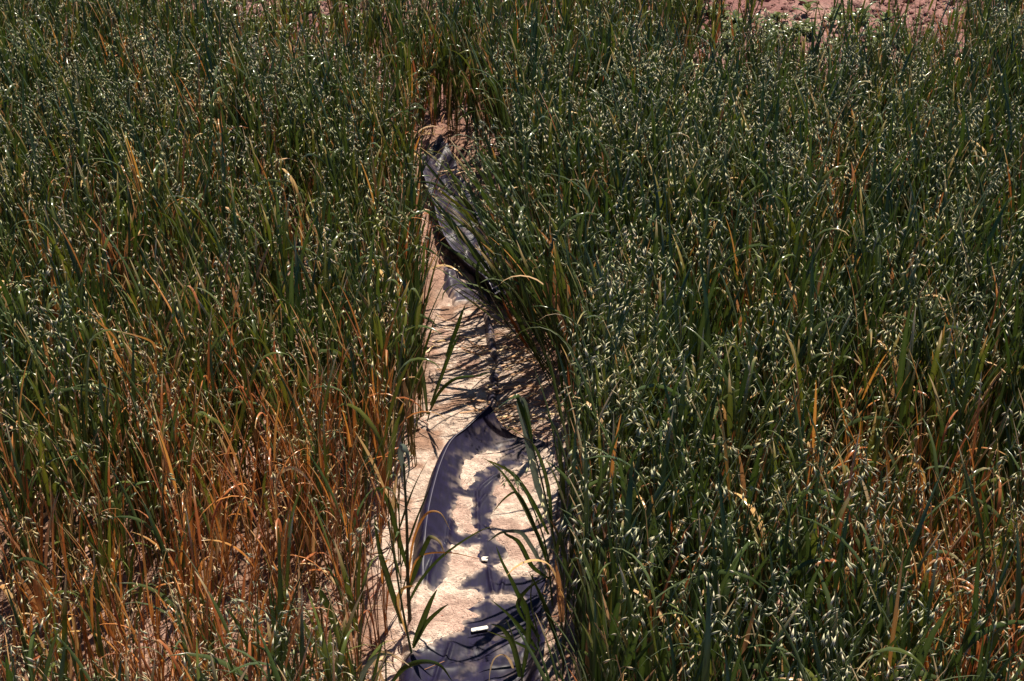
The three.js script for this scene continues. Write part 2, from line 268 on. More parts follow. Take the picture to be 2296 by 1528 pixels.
function tube(pts, r0, r1, col0, col1, sides = 5) {
  const g = new Geo(), n = pts.length - 1;
  for (let k = 0; k <= n; k++) {
    const T = pts[Math.min(n, k + 1)].clone().sub(pts[Math.max(0, k - 1)]).normalize(); const A = V(1, 0, 0.01).addScaledVector(T, -T.x).normalize(), B = T.clone().cross(A); const t = k / n, r = mix(r0, r1, t), c = mixc(col0, col1, t);
    for (let s = 0; s < sides; s++) { const a = s / sides * 2 * Math.PI; g.v(pts[k].x + r * (A.x * Math.cos(a) + B.x * Math.sin(a)), pts[k].y + r * (A.y * Math.cos(a) + B.y * Math.sin(a)), pts[k].z + r * (A.z * Math.cos(a) + B.z * Math.sin(a)), c, s / sides, t); }
  }
  for (let k = 0; k < n; k++) for (let s = 0; s < sides; s++) { const a = k * sides + s, b = k * sides + (s + 1) % sides; g.q(a, b, b + sides, a + sides); }
  return g.build();
}
function spikelet(g, p, d, len, c, r) {   // two slim husks open at the tip
  const ref = Math.abs(d.y) > 0.9 ? V(1, 0, 0) : V(0, 1, 0); const A = d.clone().cross(ref).normalize(), ang = r() * 6.28; const B = d.clone().cross(A); const X = A.clone().multiplyScalar(Math.cos(ang)).addScaledVector(B, Math.sin(ang)), Y = d.clone().cross(X);
  for (const s of [-1, 1]) {
    const dd = d.clone().addScaledVector(X, s * 0.09); const gk = r() * r() * 0.8, k0 = 0.75 + 0.4 * r(), cc = mixc([c[0] * k0, c[1] * k0, c[2] * k0], [0.13, 0.18, 0.05], gk);
    const w = len * 0.068, m = 0.42 * len;
    const a = g.v(p.x, p.y, p.z, cc), e = g.v(p.x + dd.x * len, p.y + dd.y * len, p.z + dd.z * len, cc);
    const q = [[1, 0], [0, 1], [-1, 0], [0, -1]].map(([u, v]) => g.v(p.x + dd.x * m + (X.x * u + Y.x * v) * w, p.y + dd.y * m + (X.y * u + Y.y * v) * w, p.z + dd.z * m + (X.z * u + Y.z * v) * w, cc));
    for (let k = 0; k < 4; k++) { g.t(a, q[k], q[(k + 1) % 4]); g.t(q[k], e, q[(k + 1) % 4]); }
  }
}
function panicle(top, dir, len, r, c, cb, nod = 0.5, count = 26, sep = null) {
  const g = new Geo(); let p = top.clone(), d = dir.clone(); const na = r() * 6.28, bend = V(Math.cos(na) * nod, -nod * 0.35, Math.sin(na) * nod); const axis = [p.clone()]; const n = 7;
  for (let k = 0; k < n; k++) { p = p.clone().addScaledVector(d, len / n); axis.push(p); d = d.clone().addScaledVector(bend, 0.16).normalize(); }
  const strip = (a, b, w) => { const s = b.clone().sub(a).cross(V(0.3, 0.2, 1)).normalize().multiplyScalar(w); const i = g.v(a.x - s.x, a.y - s.y, a.z - s.z, cb), j = g.v(a.x + s.x, a.y + s.y, a.z + s.z, cb), k = g.v(b.x + s.x, b.y + s.y, b.z + s.z, cb), l = g.v(b.x - s.x, b.y - s.y, b.z - s.z, cb); g.q(i, j, k, l); };
  for (let k = 0; k < n; k++) strip(axis[k], axis[k + 1], 0.0011);
  for (let k = 0; k < count; k++) {
    const t = Math.pow(r(), 0.9), s = t * n, i = Math.min(n - 1, Math.floor(s)); const q = axis[i].clone().lerp(axis[i + 1], s - i);
    const a = r() * 6.28, bl = mix(0.036, 0.014, t) * (0.5 + 0.8 * r()); const out = V(Math.cos(a), 0.55, Math.sin(a)).normalize();
    const m = q.clone().addScaledVector(out, bl * 0.7), e = m.clone().add(V(Math.cos(a) * bl * 0.35, -bl * 0.12, Math.sin(a) * bl * 0.35));
    strip(q, m, 0.0005); strip(m, e, 0.0005);
    const sg = sep ? new Geo() : g; spikelet(sg, e, V(Math.cos(a) * 0.5 + (r() - 0.5) * 0.5, -0.85 + 0.5 * r(), Math.sin(a) * 0.5 + (r() - 0.5) * 0.5).normalize(), 0.019 + 0.010 * r(), c, r); if (sep) sep.push(sg.build());
  }
  return g.build();
}
// one kind of plant, as a list of parts
function makePlant(seed, o) {
  const r = rng(seed), parts = []; const h = o.h * (0.92 + 0.16 * r()); const ba = r() * 6.28, bd = h * (o.bend ?? 0.12) * r();
  const stemAt = t => V(Math.cos(ba) * bd * t * t, h * t, Math.sin(ba) * bd * t * t);
  const sp = []; for (let k = 0; k <= 6; k++) sp.push(stemAt(k / 6));
  parts.push({ name: 'stem', g: tube(sp, 0.0024, 0.0013, o.stem0, o.stem1, 5) });
  const base = r() * 6.28;
  for (let k = 0; k < (o.till ?? 1); k++) {   // side shoots
    const a = r() * 6.28, d0 = 0.006 + 0.012 * r(), d1 = d0 + 0.02 + 0.05 * r(), hh = h * (0.65 + 0.5 * r()), pts = []; for (let q = 0; q <= 5; q++) { const t = q / 5; pts.push(V(Math.cos(a) * mix(d0, d1, t * t), hh * t, Math.sin(a) * mix(d0, d1, t * t))); }
    parts.push({ name: 'stem', g: tube(pts, 0.0022, 0.0011, o.stem0, mixc(o.stem1, o.stem0, r()), 5) });
    const e = pts[5], lp = [], fl = 0.16 + 0.12 * r(), dr = r() < 0.2 ? 2.4 : 0.3; let q = e.clone(); lp.push(q); for (let j = 0; j < 8; j++) { const el = 1.35 - dr * Math.pow((j + 0.5) / 8, 1.6); q = q.clone().add(V(Math.cos(a) * Math.cos(el), Math.sin(el), Math.sin(a) * Math.cos(el)).multiplyScalar(fl / 8)); lp.push(q); }
    const c = mixc(o.leaf[0], o.leaf[1], r()); parts.push({ name: 'leaf', g: ribbon(lp, mix(0.008, 0.014, r()) * (o.lw ?? 1), c, r() < (o.dryTip ?? 0.2) ? STRAW : c, V(-Math.sin(a), 0, Math.cos(a)), 0.3, (r() - 0.5) * 2) });
  }
  for (let i = 0; i < o.leaves; i++) {
    const t0 = mix(o.low ?? 0.12, 0.86, (i + 0.6 * r()) / o.leaves), az = base + i * Math.PI + (r() - 0.5) * 1.6, len = mix(0.22, 0.36, r()) * (o.ls ?? 1), e0 = mix(1.3, 1.5, r()), droop = r() < (o.droop ?? 0.35) ? mix(1.2, 3.2, r()) : mix(0.0, 0.5, r());
    let p = stemAt(t0); const pts = [p.clone()], n = 9; let yaw = az;
    for (let k = 0; k < n; k++) { const s = (k + 0.5) / n, el = e0 - droop * Math.pow(s, 1.6); yaw += (r() - 0.5) * 0.15; p = p.clone().add(V(Math.cos(yaw) * Math.cos(el), Math.sin(el), Math.sin(yaw) * Math.cos(el)).multiplyScalar(len / n)); pts.push(p); }
    const q = r(); let c = mixc(o.leaf[0], o.leaf[1], r()), tip = c; const lowDry = (o.dryLow ?? 0.5) * (1 - i / o.leaves);
    if (q < lowDry) { c = mixc(RUST, STRAW, r()); tip = c; } else if (q < lowDry + (o.dryTip ?? 0.2)) tip = mixc(ORANGE, STRAW, r());
    parts.push({ name: 'leaf', g: ribbon(pts, mix(0.009, 0.0175, r()) * (o.lw ?? 1), c, tip, V(-Math.sin(az), 0, Math.cos(az)), 0.3, (r() - 0.5) * 2.2, 0.4 + 0.4 * r()) });
  }
  if (o.head) { const pieces = []; const g = panicle(sp[6], sp[6].clone().sub(sp[5]).normalize(), mix(0.15, 0.22, r()), r, mixc(o.headC[0], o.headC[1], r()), o.stem1, 0.25 + 0.5 * r(), o.head, pieces); parts.push({ name: 'panicle', g, pieces }); }
  return parts;
}
const K = {
  green: { till: 1, h: 0.59, leaves: 6, stem0: [0.06, 0.08, 0.025], stem1: [0.07, 0.10, 0.045], leaf: [GREEN, BLUEG], head: 13, headC: [HEADC, HEADG], droop: 0.12, dryLow: 0.35, dryTip: 0.12 },
  lush: { h: 0.53, leaves: 6, stem0: [0.07, 0.10, 0.03], stem1: [0.08, 0.12, 0.05], leaf: [GREEN, BLUEG], head: 0, ls: 1.15, lw: 1.05, droop: 0.15, dryLow: 0.15, dryTip: 0.1 },
  yellow: { till: 2, h: 0.56, leaves: 6, stem0: [0.20, 0.15, 0.04], stem1: [0.14, 0.15, 0.05], leaf: [GREEN, LIME], head: 13, headC: [HEADC, [0.55, 0.46, 0.3]], droop: 0.2, dryLow: 0.8, dryTip: 0.35 },
  dry: { till: 4, h: 0.52, leaves: 3, stem0: [0.30, 0.12, 0.045], stem1: [0.46, 0.25, 0.09], leaf: [RUST, ORANGE], head: 7, headC: [STRAW, [0.55, 0.42, 0.25]], droop: 0.3, dryLow: 0.3, dryTip: 0.5, lw: 0.55 },
  short: { h: 0.24, leaves: 5, stem0: [0.10, 0.13, 0.035], stem1: [0.11, 0.15, 0.05], leaf: [GREEN, LIME], head: 0, ls: 0.75, lw: 0.9, droop: 0.45, dryLow: 0.2, dryTip: 0.15 },
};
const variants = {}; { let s = 100; const n = { green: 8, lush: 4, yellow: 5, dry: 5, short: 3 }; for (const k in n) { variants[k] = []; for (let i = 0; i < n[k]; i++) variants[k].push(makePlant(s++ * 7919, K[k])); } }
const matOf = n => n === 'leaf' ? matLeaf : n === 'stem' ? matStem : matHead;

// where the crop is dense, thin, dry or missing (photo spots carried to the ground)
const spot = (px, py, rx, rz, h = 0.35) => { const p = at(px, py, h); return [p.x, p.z, rx, rz]; };
const bl = (list, x, z) => { let m = 0; for (const [a, b, rx, rz, k = 1] of list) m = Math.max(m, k * Math.exp(-((x - a) ** 2 / rx ** 2 + (z - b) ** 2 / rz ** 2))); return m; };
const drySpots = [spot(300, 1700, 0.5, 0.4, 0.1), spot(620, 1620, 0.25, 0.35, 0.1), spot(30, 1650, 0.4, 0.4, 0.1), spot(2080, 1350, 0.22, 0.3, 0.2), spot(560, 1230, 0.42, 0.55, 0.25), spot(100, 1480, 0.6, 0.5, 0.25), spot(720, 1330, 0.3, 0.4, 0.25), [...spot(330, 950, 0.22, 0.25), 0.7], spot(1950, 1170, 0.2, 0.4), [...spot(1680, 800, 0.12, 0.2), 0.6], spot(2200, 1430, 0.25, 0.35), [...spot(905, 300, 0.12, 0.3), 0.6]];
const headSpots = [spot(1330, 850, 0.3, 0.6, 0.6), spot(1420, 1050, 0.3, 0.4, 0.6), spot(1900, 330, 0.8, 0.9, 0.6), spot(150, 300, 0.9, 1.2, 0.6)];
const farFill = [spot(1010, 235, 0.4, 0.45, 0), spot(930, 220, 0.3, 0.4, 0)];
const thinSpots = [spot(740, 1480, 0.3, 0.3, 0.05), spot(100, 1500, 0.45, 0.35, 0.1), spot(2020, 1330, 0.14, 0.3, 0.1), spot(1960, 1150, 0.12, 0.25, 0.2), spot(560, 1350, 0.3, 0.3, 0.1), spot(880, 560, 0.16, 0.5, 0.1), spot(700, 640, 0.2, 0.4, 0.1)];
const bareFar = [spot(1950, 50, 1.4, 1.1, 0), spot(1780, 100, 0.8, 0.6, 0.0), spot(380, 120, 0.5, 0.5, 0), spot(960, 100, 0.28, 0.35, 0), spot(2100, 60, 0.9, 0.6, 0), spot(640, 60, 0.7, 0.6, 0)];
const R = rng(20240), plants = [];
{
  const step = 0.066;
  for (let z = -2.05; z > -13.2; z -= step) {
    const half = Math.min(6, 0.75 + 0.42 * -z);
    for (let x = -half; x < half; x += step) {
      const px = x + (R() - 0.5) * step * 1.3, pz = z + (R() - 0.5) * step * 1.3, k = R(), kind0 = R(), sz = R(), rot = R() * 6.283, l1 = R(), l2 = R(), vi = R();
      if (px * px + pz * pz < 4.2) continue;
      const s = sdist(pathPoly, px, pz); if (s > -0.015) continue;
      const [u, v] = toPx(px, 0, pz);
      const clump = fbm(px * 4.5 + 11, pz * 4.5, 3);
      let dens = (u < 1100 ? 0.62 : 0.95) * (0.55 + 0.9 * smooth(0.3, 0.6, clump));
      dens *= 1 - 0.62 * bl(thinSpots, px, pz);
      const dry = bl(drySpots, px, pz);
      dens *= 1 + 0.15 * dry;
      // the stand runs out towards the far side
      const edge = u > 1250 ? mix(-7.5, -7.25, smooth(1250, 1750, u)) : mix(-9.2, -7.8, smooth(350, 600, u)) + 0.3 * smooth(1050, 1250, u);
      const farness = smooth(edge + 0.4, edge - 0.5, pz + (clump - 0.5) * 1.2);
      dens *= mix(1, u > 2150 ? 0.3 : mix(0.3, 0.07, smooth(1300, 1700, u)), farness);
      dens *= 1 - 0.93 * bl(bareFar, px, pz);
      const fill = bl(farFill, px, pz); dens = Math.max(dens, 0.8 * fill);
      if (k > dens) continue;
      const lp = mix(0.2, 0.75, smooth(0.35, 0.65, fbm(px * 1.2 + 60, pz * 1.2, 2))) * (1 - 0.8 * bl(headSpots, px, pz));
      let kind = kind0 < lp ? 'lush' : kind0 < lp + (u < 1100 ? 0.24 : 0.1) ? 'yellow' : kind0 < lp + (u < 1100 ? 0.28 : 0.12) ? 'dry' : 'green';
      if (dry > 0.1 && kind0 < dry * 0.95) kind = kind0 < dry * 0.68 ? 'dry' : 'yellow';
      if (farness > 0.5 && fill < 0.4 && kind0 > 0.25 && u < 2150) kind = kind0 > 0.4 ? 'short' : 'yellow';
      // plants on the right lip of the path have lodged over it
      let lean = 0.09 * (l1 - 0.5) * 2, leanZ = 0.09 * (l2 - 0.5) * 2;
      if (u > 1040 && s > -0.34 && v > 250 && v < 960) lean -= (0.2 + 0.6 * l1) * smooth(-0.34, -0.05, s) * smooth(960, 860, v) * (0.12 + 0.88 * smooth(560, 680, v));
      if (u > 1100 && s > -0.22 && v >= 960) lean += 0.1 * smooth(-0.22, -0.03, s);
      const tall = 0.86 + 0.3 * sz + 0.12 * (fbm(px * 1.5, pz * 1.5, 2) - 0.5);
      plants.push({ x: px, z: pz, kind, vi: Math.floor(vi * variants[kind].length), rot, lean, leanZ, s: tall * (dry > 0.35 ? 0.92 : 1) * (u > 1100 ? 1.04 : 0.97), u, v, d: Math.hypot(px, pz), tint: 0.8 + 0.4 * R() });
    }
  }
}
function place(o, p) { o.position.set(p.x, groundH(p.x, p.z) - 0.01, p.z); o.rotation.set(p.leanZ, p.rot, -p.lean, 'XZY'); o.scale.setScalar(p.s); o.updateMatrix(); }
// the nearest plants in view are things of their own, the rest one mass
const inView = p => { const t = toPx(p.x, 0.45 * p.s, p.z), b = toPx(p.x, 0.8 * p.s, p.z); return t[0] > 20 && t[0] < 2276 && b[1] < 1500 && b[1] > -50; };
const single = plants.filter(inView).sort((a, b) => a.d - b.d).slice(0, 245); const isSingle = new Set(single);
const kindWord = { green: 'green oat plant with pale panicle', lush: 'leafy green oat plant', yellow: 'yellowing oat plant', dry: 'rust brown dried oat plant', short: 'short green oat plant' };
function placeWord(p) {
  const u = toPx(p.x, 0.4, p.z)[0];
  return u < 330 ? 'at the lower left photo edge' : u < 640 ? 'in the lower left dry patch' : u < 1000 ? 'left of the near black fabric' : u < 1420 ? 'along the right of the black fabric' : u < 1750 ? 'in front rows right of the fabric' : u < 2050 ? 'near the lower right gap' : 'at the lower right photo edge';
}
const protos = {};
for (const p of single) {
  const key = p.kind + p.vi;
  if (!protos[key]) { const g = new THREE.Group(); for (const q of variants[p.kind][p.vi]) { const m = mesh(q.name, q.g, matOf(q.name), g); for (const e of q.pieces ?? []) mesh('spikelet', e, matHead, m); } protos[key] = g; }
  const o = protos[key].clone(); o.name = numbered(p.kind === 'dry' ? 'dry_oat_plant' : 'oat_plant'); scene.add(o); place(o, p);
  const look = p.s > 1.1 ? 'tall ' : p.s < 0.93 ? 'low ' : '', w = (p.lean < -0.06 ? 'leaning left ' : p.lean > 0.06 ? 'leaning right ' : '') + placeWord(p); tag(o, look + kindWord[p.kind] + ' ' + w, 'oat plant', look + kindWord[p.kind] + 's ' + w);
}
{
  const crop = new THREE.Group(); crop.name = 'oat_crop'; scene.add(crop); tag(crop, 'dense stand of green oats with pale panicles on both sides of the path', 'oat crop', null, 'stuff');
  const dummy = new THREE.Object3D(), col = new THREE.Color();
  const buckets = {}; for (const p of plants) if (!isSingle.has(p)) (buckets[p.kind + ':' + p.vi] ??= []).push(p);
  for (const key in buckets) {
    const [k, vi] = key.split(':'), parts = variants[k][+vi], list = buckets[key];
    for (const name of ['leaf', 'stem', 'panicle']) {
      const gs = parts.filter(q => q.name === name).flatMap(q => [q.g, ...(q.pieces ?? [])]); if (!gs.length) continue;
      const im = shadowed(new THREE.InstancedMesh(gs.length > 1 ? mergeGeometries(gs) : gs[0], matOf(name), list.length)); im.name = { leaf: 'leaves', stem: 'stems', panicle: 'panicles' }[name]; im.userData.kind = 'stuff';
      list.forEach((p, i) => { place(dummy, p); im.setMatrixAt(i, dummy.matrix); im.setColorAt(i, col.setRGB(p.tint, p.tint * (0.92 + 0.14 * hash2(i, 5)), p.tint * (0.7 + 0.35 * hash2(i, 3)))); });
      crop.add(im);
    }
  }
  console.log('plants', plants.length, 'single', single.length);
}

// ---------- plants that stand out, each built for itself ----------
const curve = (pts, n) => new THREE.CatmullRomCurve3(pts).getPoints(n);
function hero(label, basePx, stems, group) {
  const b = at(basePx[0], basePx[1], -0.01), root = new THREE.Group(); root.name = numbered('oat_plant'); root.position.copy(b); scene.add(root);
  tag(root, label, 'oat plant', group);
  const r = rng(Math.round(basePx[0] * 13 + basePx[1] * 7));
  for (const s of stems) {
    const pts = s.p.map(([x, y, dz = 0]) => atZ(x, y, b.z + dz).sub(b));
    if (s.k === 'stem') { if (s.root !== false) pts.unshift(V((r() - 0.5) * 0.02, 0, 0)); mesh('stem', tube(curve(pts, 10), s.w ?? 0.0028, (s.w ?? 0.0028) * 0.55, s.c ?? [0.085, 0.11, 0.04], s.c2 ?? s.c ?? [0.09, 0.12, 0.05], 6), matStem, root); }
    else if (s.k === 'head') { const e = pts[pts.length - 1], d = e.clone().sub(pts[0]).normalize(); const pieces = [], m = mesh('panicle', panicle(pts[0], d, e.distanceTo(pts[0]), r, s.c ?? HEADC, [0.1, 0.13, 0.06], s.nod ?? 0.3, s.n ?? 20, pieces), matHead, root); for (const q of pieces) mesh('spikelet', q, matHead, m); }
    else { const c = s.c ?? BLUEG; mesh('leaf', ribbon(curve(pts, 18), s.w ?? 0.014, c, s.c2 ?? c, V(s.face ?? 1, 0.1, 0.25 + 0.5 * (r() - 0.5)), s.fold ?? 0.32, s.tw ?? (r() - 0.5) * 1.2, s.tf ?? 0.5), matLeaf, root); }
  }
  return root;
}
const L = (p, w, c, c2, x = {}) => ({ k: 'leaf', p, w, c, c2, ...x }), ST = (p, w, c, c2, x = {}) => ({ k: 'stem', p, w, c, c2, ...x }), HD = (p, x = {}) => ({ k: 'head', p, ...x });
const PALE = [0.72, 0.60, 0.40], GOLD = [0.66, 0.42, 0.13], SILV = [0.12, 0.15, 0.11];
hero('tall oat plant with broad folded grey-green leaf above the fabric ridge tip', [1255, 1300], [
  ST([[1236, 1180], [1215, 1080], [1190, 985]], 0.004), L([[1190, 985], [1180, 945], [1168, 905], [1160, 888], [1150, 890], [1128, 905], [1098, 930]], 0.018, GREEN, GREEN, { tw: 2.2 }), L([[1236, 1180], [1205, 1090], [1178, 960], [1166, 900], [1172, 896], [1186, 940], [1195, 1000]], 0.021, SILV, GREEN), L([[1230, 1200], [1190, 1120], [1150, 1065], [1120, 1045], [1085, 1030]], 0.014, GREEN, LIME), L([[1238, 1190], [1225, 1080], [1195, 1000], [1150, 965], [1130, 955]], 0.015, GREEN, LIME)]);
hero('oat plant hanging a loose spray of dark spikelets over the bright sand', [1243, 1360], [
  ST([[1225, 1230], [1195, 1140], [1160, 1075], [1130, 1045]], 0.003), HD([[1165, 1080], [1132, 1075]], { nod: 1.2, n: 16, c: [0.2, 0.2, 0.1] }), L([[1228, 1250], [1195, 1180], [1165, 1120], [1120, 1055], [1085, 1028]], 0.014, GREEN, GREEN), L([[1232, 1280], [1205, 1200], [1175, 1130], [1155, 1105], [1130, 1120], [1105, 1150]], 0.01, GREEN, LIME), L([[1225, 1290], [1190, 1225], [1165, 1195], [1125, 1195], [1095, 1215]], 0.013, SILV, GREEN), L([[1232, 1300], [1195, 1275], [1160, 1215], [1135, 1200], [1128, 1192]], 0.017, GREEN, GREEN)]);
hero('oat plant with two long dark blades crossing low over the near fabric', [1215, 1480], [
  ST([[1205, 1420], [1190, 1350], [1195, 1290]], 0.003), L([[1210, 1440], [1180, 1380], [1150, 1310], [1125, 1260], [1112, 1225]], 0.013, GREEN, GREEN), L([[1205, 1460], [1175, 1420], [1140, 1380], [1100, 1345]], 0.013, GREEN, BLUEG), L([[1210, 1430], [1160, 1360], [1185, 1320], [1230, 1290]], 0.012, GREEN, GREEN), L([[1212, 1470], [1150, 1440], [1090, 1415]], 0.012, GREEN, LIME)]);
hero('oat plant with a pale leaf arched in a hoop at the bottom of the fabric', [1170, 1570], [
  ST([[1168, 1500], [1150, 1430], [1135, 1390]], 0.003), L([[1150, 1500], [1140, 1480], [1125, 1470], [1110, 1478], [1100, 1505], [1097, 1540]], 0.013, STRAW, PALE), L([[1165, 1520], [1150, 1450], [1125, 1410], [1100, 1400]], 0.014, GREEN, GREEN), L([[1170, 1520], [1185, 1430], [1180, 1360], [1165, 1330]], 0.013, GREEN, BLUEG)]);
hero('stout oat plant with a silvery drooping top leaf on the left of the fabric', [912, 1400], [
  ST([[914, 1300], [912, 1180], [905, 1040]], 0.0062, [0.06, 0.055, 0.03], [0.07, 0.09, 0.04]), L([[905, 1060], [897, 1020], [902, 1002], [912, 1010], [918, 1045], [916, 1075]], 0.019, SILV, [0.2, 0.22, 0.16]), L([[914, 1280], [890, 1200], [870, 1130], [848, 1095], [835, 1120]], 0.015, GREEN, GREEN), L([[914, 1330], [935, 1270], [955, 1220], [965, 1205], [985, 1215], [1000, 1255]], 0.014, GREEN, STRAW), L([[912, 1360], [945, 1300], [990, 1250], [1070, 1195], [1105, 1180]], 0.009, GREEN, LIME), L([[914, 1300], [930, 1200], [960, 1150], [985, 1150], [1010, 1190]], 0.007, ORANGE, STRAW), L([[912, 1330], [940, 1250], [1000, 1240], [1080, 1255]], 0.005, ORANGE, ORANGE)]);
hero('oat plant with two dark blades fanning up from sand left of the fabric', [922, 1475], [
  ST([[905, 1380], [885, 1260], [870, 1170]], 0.004), L([[926, 1450], [945, 1400], [965, 1350], [980, 1322]], 0.017, GREEN, GREEN), L([[926, 1455], [955, 1400], [985, 1370], [1006, 1355]], 0.012, GREEN, GREEN), L([[910, 1420], [890, 1350], [905, 1320], [930, 1315]], 0.011, GOLD, ORANGE), L([[900, 1400], [870, 1300], [850, 1230], [838, 1150]], 0.016, GREEN, GREEN)]);
hero('oat plant with a low dark green leaf hooping across the bottom of the fabric', [860, 1590], [
  ST([[865, 1500], [862, 1440]], 0.003), L([[880, 1530], [905, 1500], [945, 1485], [985, 1492], [1015, 1530]], 0.013, GREEN, GREEN), L([[865, 1540], [840, 1480], [860, 1465], [890, 1475], [925, 1500]], 0.012, STRAW, PALE)]);
hero('slanting dark oat plant leaning right over the middle of the path', [955, 945], [
  ST([[985, 850], [1015, 760]], 0.0026), L([[1000, 800], [1022, 740], [1034, 705], [1044, 682]], 0.016, GREEN, GREEN), L([[965, 910], [995, 830], [1015, 780], [1032, 745]], 0.012, GREEN, GREEN), L([[960, 930], [985, 880], [1020, 850], [1075, 842], [1095, 835]], 0.012, GREEN, BLUEG), L([[958, 930], [945, 830], [920, 760], [900, 790]], 0.014, BLUEG, SILV)]);
hero('oat clump with pale curled leaves hanging beside the left path edge', [905, 1010], [
  ST([[890, 900], [868, 800], [860, 760]], 0.003), L([[870, 830], [868, 800], [880, 790], [895, 802], [902, 850]], 0.014, SILV, STRAW), L([[868, 850], [855, 825], [840, 822], [850, 850], [862, 890]], 0.014, BLUEG, PALE), L([[885, 900], [872, 875], [880, 862], [893, 875], [880, 910]], 0.014, PALE, STRAW), L([[888, 920], [878, 885], [868, 890], [866, 925]], 0.012, STRAW, PALE), L([[860, 860], [830, 815], [805, 818], [785, 850]], 0.012, BLUEG, SILV)]);
hero('oat plant with a long silvery leaf bending down, left of mid path', [880, 900], [
  ST([[872, 780], [855, 680], [840, 660]], 0.003), L([[860, 720], [835, 668], [825, 655], [845, 665], [862, 700], [872, 745]], 0.019, SILV, BLUEG), L([[870, 800], [850, 740], [825, 715], [805, 730]], 0.013, BLUEG, SILV), L([[876, 830], [895, 700], [915, 640], [930, 655]], 0.014, GREEN, GREEN)]);
hero('oat plant with one pale straw leaf arched high over the lower left dry patch', [612, 1360], [
  ST([[614, 1230], [612, 1110]], 0.003, [0.2, 0.1, 0.04]), L([[612, 1130], [625, 1065], [652, 1050], [680, 1065], [705, 1100]], 0.011, STRAW, PALE), L([[612, 1190], [590, 1100], [600, 1040]], 0.012, LIME, GREEN), L([[612, 1260], [640, 1180], [668, 1140], [680, 1170]], 0.01, ORANGE, RUST)]);
hero('dark broad-leaved oat plant at the bottom left of the fabric', [790, 1640], [
  ST([[788, 1560], [780, 1500]], 0.003), L([[795, 1560], [770, 1460], [738, 1370], [712, 1322], [705, 1318]], 0.021, GREEN, GREEN), L([[790, 1580], [735, 1500], [700, 1440], [680, 1400], [690, 1380]], 0.017, SILV, BLUEG), L([[790, 1570], [820, 1500], [850, 1470], [885, 1470]], 0.013, SILV, SILV)]);
hero('oat plant with dark green leaf arching sideways in the lower left patch', [450, 1590], [
  ST([[440, 1500], [420, 1400]], 0.004), L([[440, 1480], [400, 1390], [360, 1345], [310, 1330], [260, 1355]], 0.018, GREEN, BLUEG), L([[445, 1500], [470, 1440], [455, 1360], [425, 1290]], 0.022, GREEN, GREEN), L([[450, 1520], [480, 1400], [500, 1300]], 0.013, GREEN, GREEN)]);
hero('tall rust brown oat stalk bent over at its tip on the left', [320, 1170], [
  ST([[312, 1030], [295, 900], [268, 780]], 0.0035, RUST, ORANGE), L([[268, 780], [250, 750], [215, 718], [200, 700]], 0.008, ORANGE, ORANGE), HD([[215, 718], [190, 690]], { c: STRAW, n: 10 }), L([[300, 950], [270, 900], [235, 880]], 0.008, RUST, ORANGE)]);
hero('rust brown oat stalk with a sharply kinked neck on the left', [365, 1200], [
  ST([[360, 1050], [352, 880], [348, 780]], 0.003, RUST, ORANGE), L([[348, 785], [340, 768], [300, 752], [245, 740]], 0.008, ORANGE, STRAW), L([[356, 900], [345, 885], [330, 900], [335, 930]], 0.009, STRAW, PALE)]);
hero('straw coloured oat stalk standing in the gap at lower right', [1985, 1560], [
  ST([[1985, 1400], [1972, 1250], [1950, 1130]], 0.004, [0.4, 0.36, 0.26], STRAW), L([[1950, 1130], [1940, 1095], [1928, 1066]], 0.008, STRAW, PALE), L([[1978, 1280], [1955, 1190], [1935, 1165]], 0.012, SILV, STRAW), L([[1983, 1480], [1980, 1380], [1982, 1300], [1978, 1270]], 0.02, [0.3, 0.34, 0.26], [0.35, 0.38, 0.3]), L([[1985, 1500], [1965, 1420], [1955, 1380]], 0.014, SILV, SILV)]);
hero('oat plant with a golden leaf hooped at its top at lower right', [2062, 1400], [
  ST([[2058, 1280], [2060, 1150]], 0.0035), L([[2015, 1090], [2025, 1050], [2045, 1040], [2065, 1055], [2072, 1085], [2068, 1110]].reverse(), 0.012, GOLD, PALE), L([[2058, 1280], [2035, 1140], [2005, 1040], [1985, 1000]], 0.018, GREEN, SILV), L([[2060, 1240], [2085, 1170], [2070, 1120]], 0.012, ORANGE, RUST)]);
hero('oat plant with two golden straw leaves arched side by side at lower right', [2125, 1590], [
  ST([[2120, 1480], [2118, 1380]], 0.003), L([[2120, 1450], [2135, 1340], [2110, 1325], [2085, 1345], [2075, 1380]], 0.012, GOLD, PALE), L([[2118, 1360], [2110, 1300], [2085, 1290], [2060, 1310], [2045, 1330]], 0.011, ORANGE, STRAW), L([[2122, 1470], [2150, 1400], [2170, 1330]], 0.013, GREEN, GREEN)]);
hero('oat plant with long leaf browned at its bend, across lower right front', [1885, 1600], [
  ST([[1878, 1540], [1872, 1490]], 0.003, [0.4, 0.3, 0.2]), L([[1873, 1480], [1850, 1440], [1815, 1415], [1770, 1405], [1710, 1400], [1655, 1398]], 0.014, STRAW, GREEN, { tf: 0.15 }), L([[1880, 1540], [1905, 1440], [1900, 1340]], 0.016, GREEN, GREEN)]);
hero('oat plant with a broad grey leaf folded over its tip in the right stand', [1528, 1250], [
  ST([[1526, 1120], [1520, 960]], 0.0035), L([[1524, 1010], [1512, 905], [1508, 884], [1518, 888], [1525, 930], [1526, 975]], 0.02, SILV, BLUEG), L([[1526, 1120], [1545, 1010], [1560, 940]], 0.013, GREEN, GREEN)]);
hero('oat plant with a rust red bent stalk in the front of the right stand', [1575, 1460], [
  ST([[1570, 1330], [1555, 1220], [1530, 1110]], 0.003, [0.1, 0.12, 0.05], RUST), L([[1530, 1115], [1505, 1085], [1480, 1065], [1466, 1045]], 0.01, ORANGE, STRAW), HD([[1548, 1190], [1535, 1130]], { n: 18 })]);
